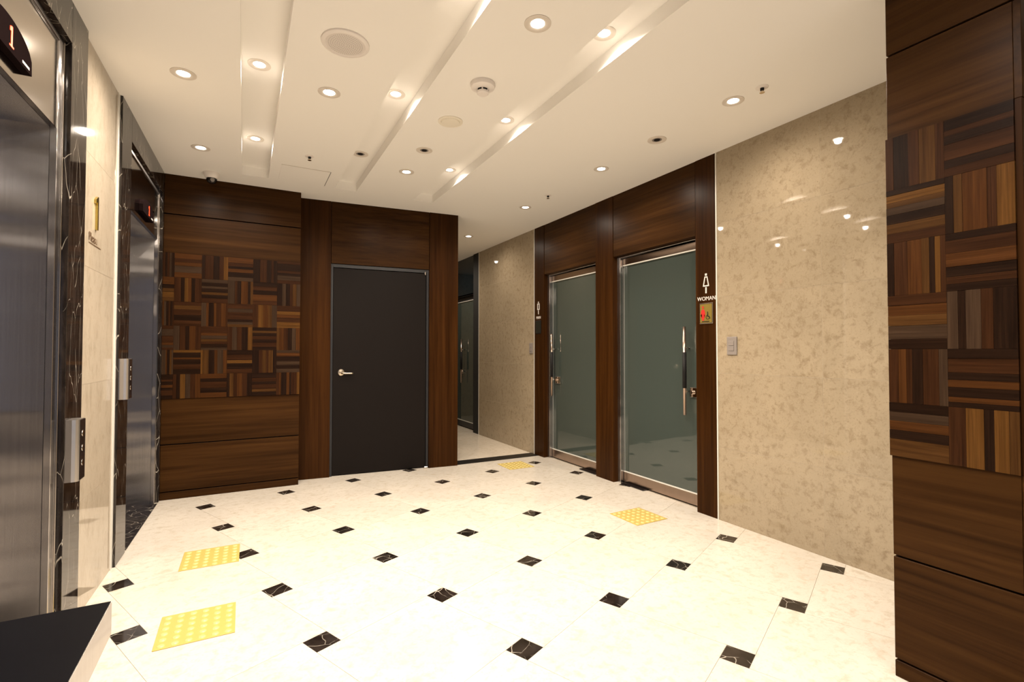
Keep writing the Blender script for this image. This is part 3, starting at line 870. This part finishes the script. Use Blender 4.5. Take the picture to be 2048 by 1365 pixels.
# dome camera
c0 = (-0.255, 4.86, ZC)
t = thing('dome_camera', c0, 'small white security camera with a black lens over the mosaic wall', 'security camera')
lathe('base', [(0.060, -0.0003), (0.062, -0.010), (0.050, -0.040), (0.040, -0.048)], c0, 'white_plastic', t, 32, cap=False)
lathe('dome', [(0.040, -0.046), (0.040, -0.060), (0.034, -0.078), (0.018, -0.090), (0, -0.093)], c0, 'black_gloss', t, 28)
lathe('lens', [(0.016, 0.0), (0.016, -0.006), (0, -0.008)], (c0[0] + 0.008, c0[1] - 0.034, ZC - 0.066), 'grey_plastic', t, 16, 'y')

# ------------------------------------------------------------------ tactile tiles
dome_me = None
def tactile(x, y, rot, label):
    global dome_me
    s = 0.302
    t = thing('tactile_tile', (x, y, 0.0002), label, 'tactile tile', 'yellow tactile tiles')
    t.rotation_euler = (0, 0, rot)
    me = bpy.data.meshes.new('plate')
    bmp = bmesh.new(); bm_box(bmp, -s / 2, s / 2, -s / 2, s / 2, 0.0, 0.003)
    bmesh.ops.recalc_face_normals(bmp, faces=bmp.faces)
    bmesh.ops.bevel(bmp, geom=bmp.edges[:], offset=0.0008, segments=1, affect='EDGES')
    bmp.to_mesh(me); bmp.free()
    p = bpy.data.objects.new('plate', me); COL.objects.link(p); p.parent = t; me.materials.append(M['yellow'])
    if dome_me is None:
        dome_me = bpy.data.meshes.new('dome'); bd = bmesh.new()
        n = 12; rings = []
        for r, h in ((0.0155, 0), (0.013, 0.0028), (0.008, 0.0044)):
            rings.append([bd.verts.new((r * math.cos(2 * math.pi * k / n), r * math.sin(2 * math.pi * k / n), h)) for k in range(n)])
        for a, b in zip(rings, rings[1:]):
            for k in range(n): bd.faces.new((a[k], a[(k + 1) % n], b[(k + 1) % n], b[k]))
        bd.faces.new(rings[-1]); bd.to_mesh(dome_me); bd.free()
        for q in dome_me.polygons: q.use_smooth = True
        dome_me.materials.append(M['yellow_dome'])
    for i in range(6):
        for j in range(6):
            o = bpy.data.objects.new('dome', dome_me); COL.objects.link(o); o.parent = t
            o.location = ((i - 2.5) * 0.0495, (j - 2.5) * 0.0495, 0.003)
tactile(-0.172, 2.693, 0.0, 'yellow tactile tile nearest the viewer, by the near lift')
tactile(-0.161, 3.537, -0.012, 'yellow tactile tile in front of the farther lift call panel')
tactile(2.644, 2.869, 0.015, 'yellow tactile tile in front of the WOMAN door')
tactile(2.636, 4.778, 0.0, 'small looking yellow tactile tile in front of the MAN door')

# ------------------------------------------------------------------ desk at the lower left
t = thing('desk', (-0.41, 0.72, 0), 'black topped desk corner with a brushed steel edge at lower left', 'desk')
dx1, dy1, dz = -0.204, 1.135, 0.80
box('desk_top', -0.62, dx1 - 0.0015, 0.25, dy1 - 0.0015, dz - 0.058, dz, 'desk_top', t)
box('edge_band', dx1 - 0.0015, dx1, 0.25, dy1, dz - 0.058, dz, 'steel', t)
box('edge_band', -0.62, dx1 - 0.0016, dy1 - 0.0015, dy1, dz - 0.058, dz, 'desk_top', t)
box('pedestal', -0.61, -0.30, 0.40, 0.95, 0.0005, dz - 0.0585, 'black', t, 0.004)
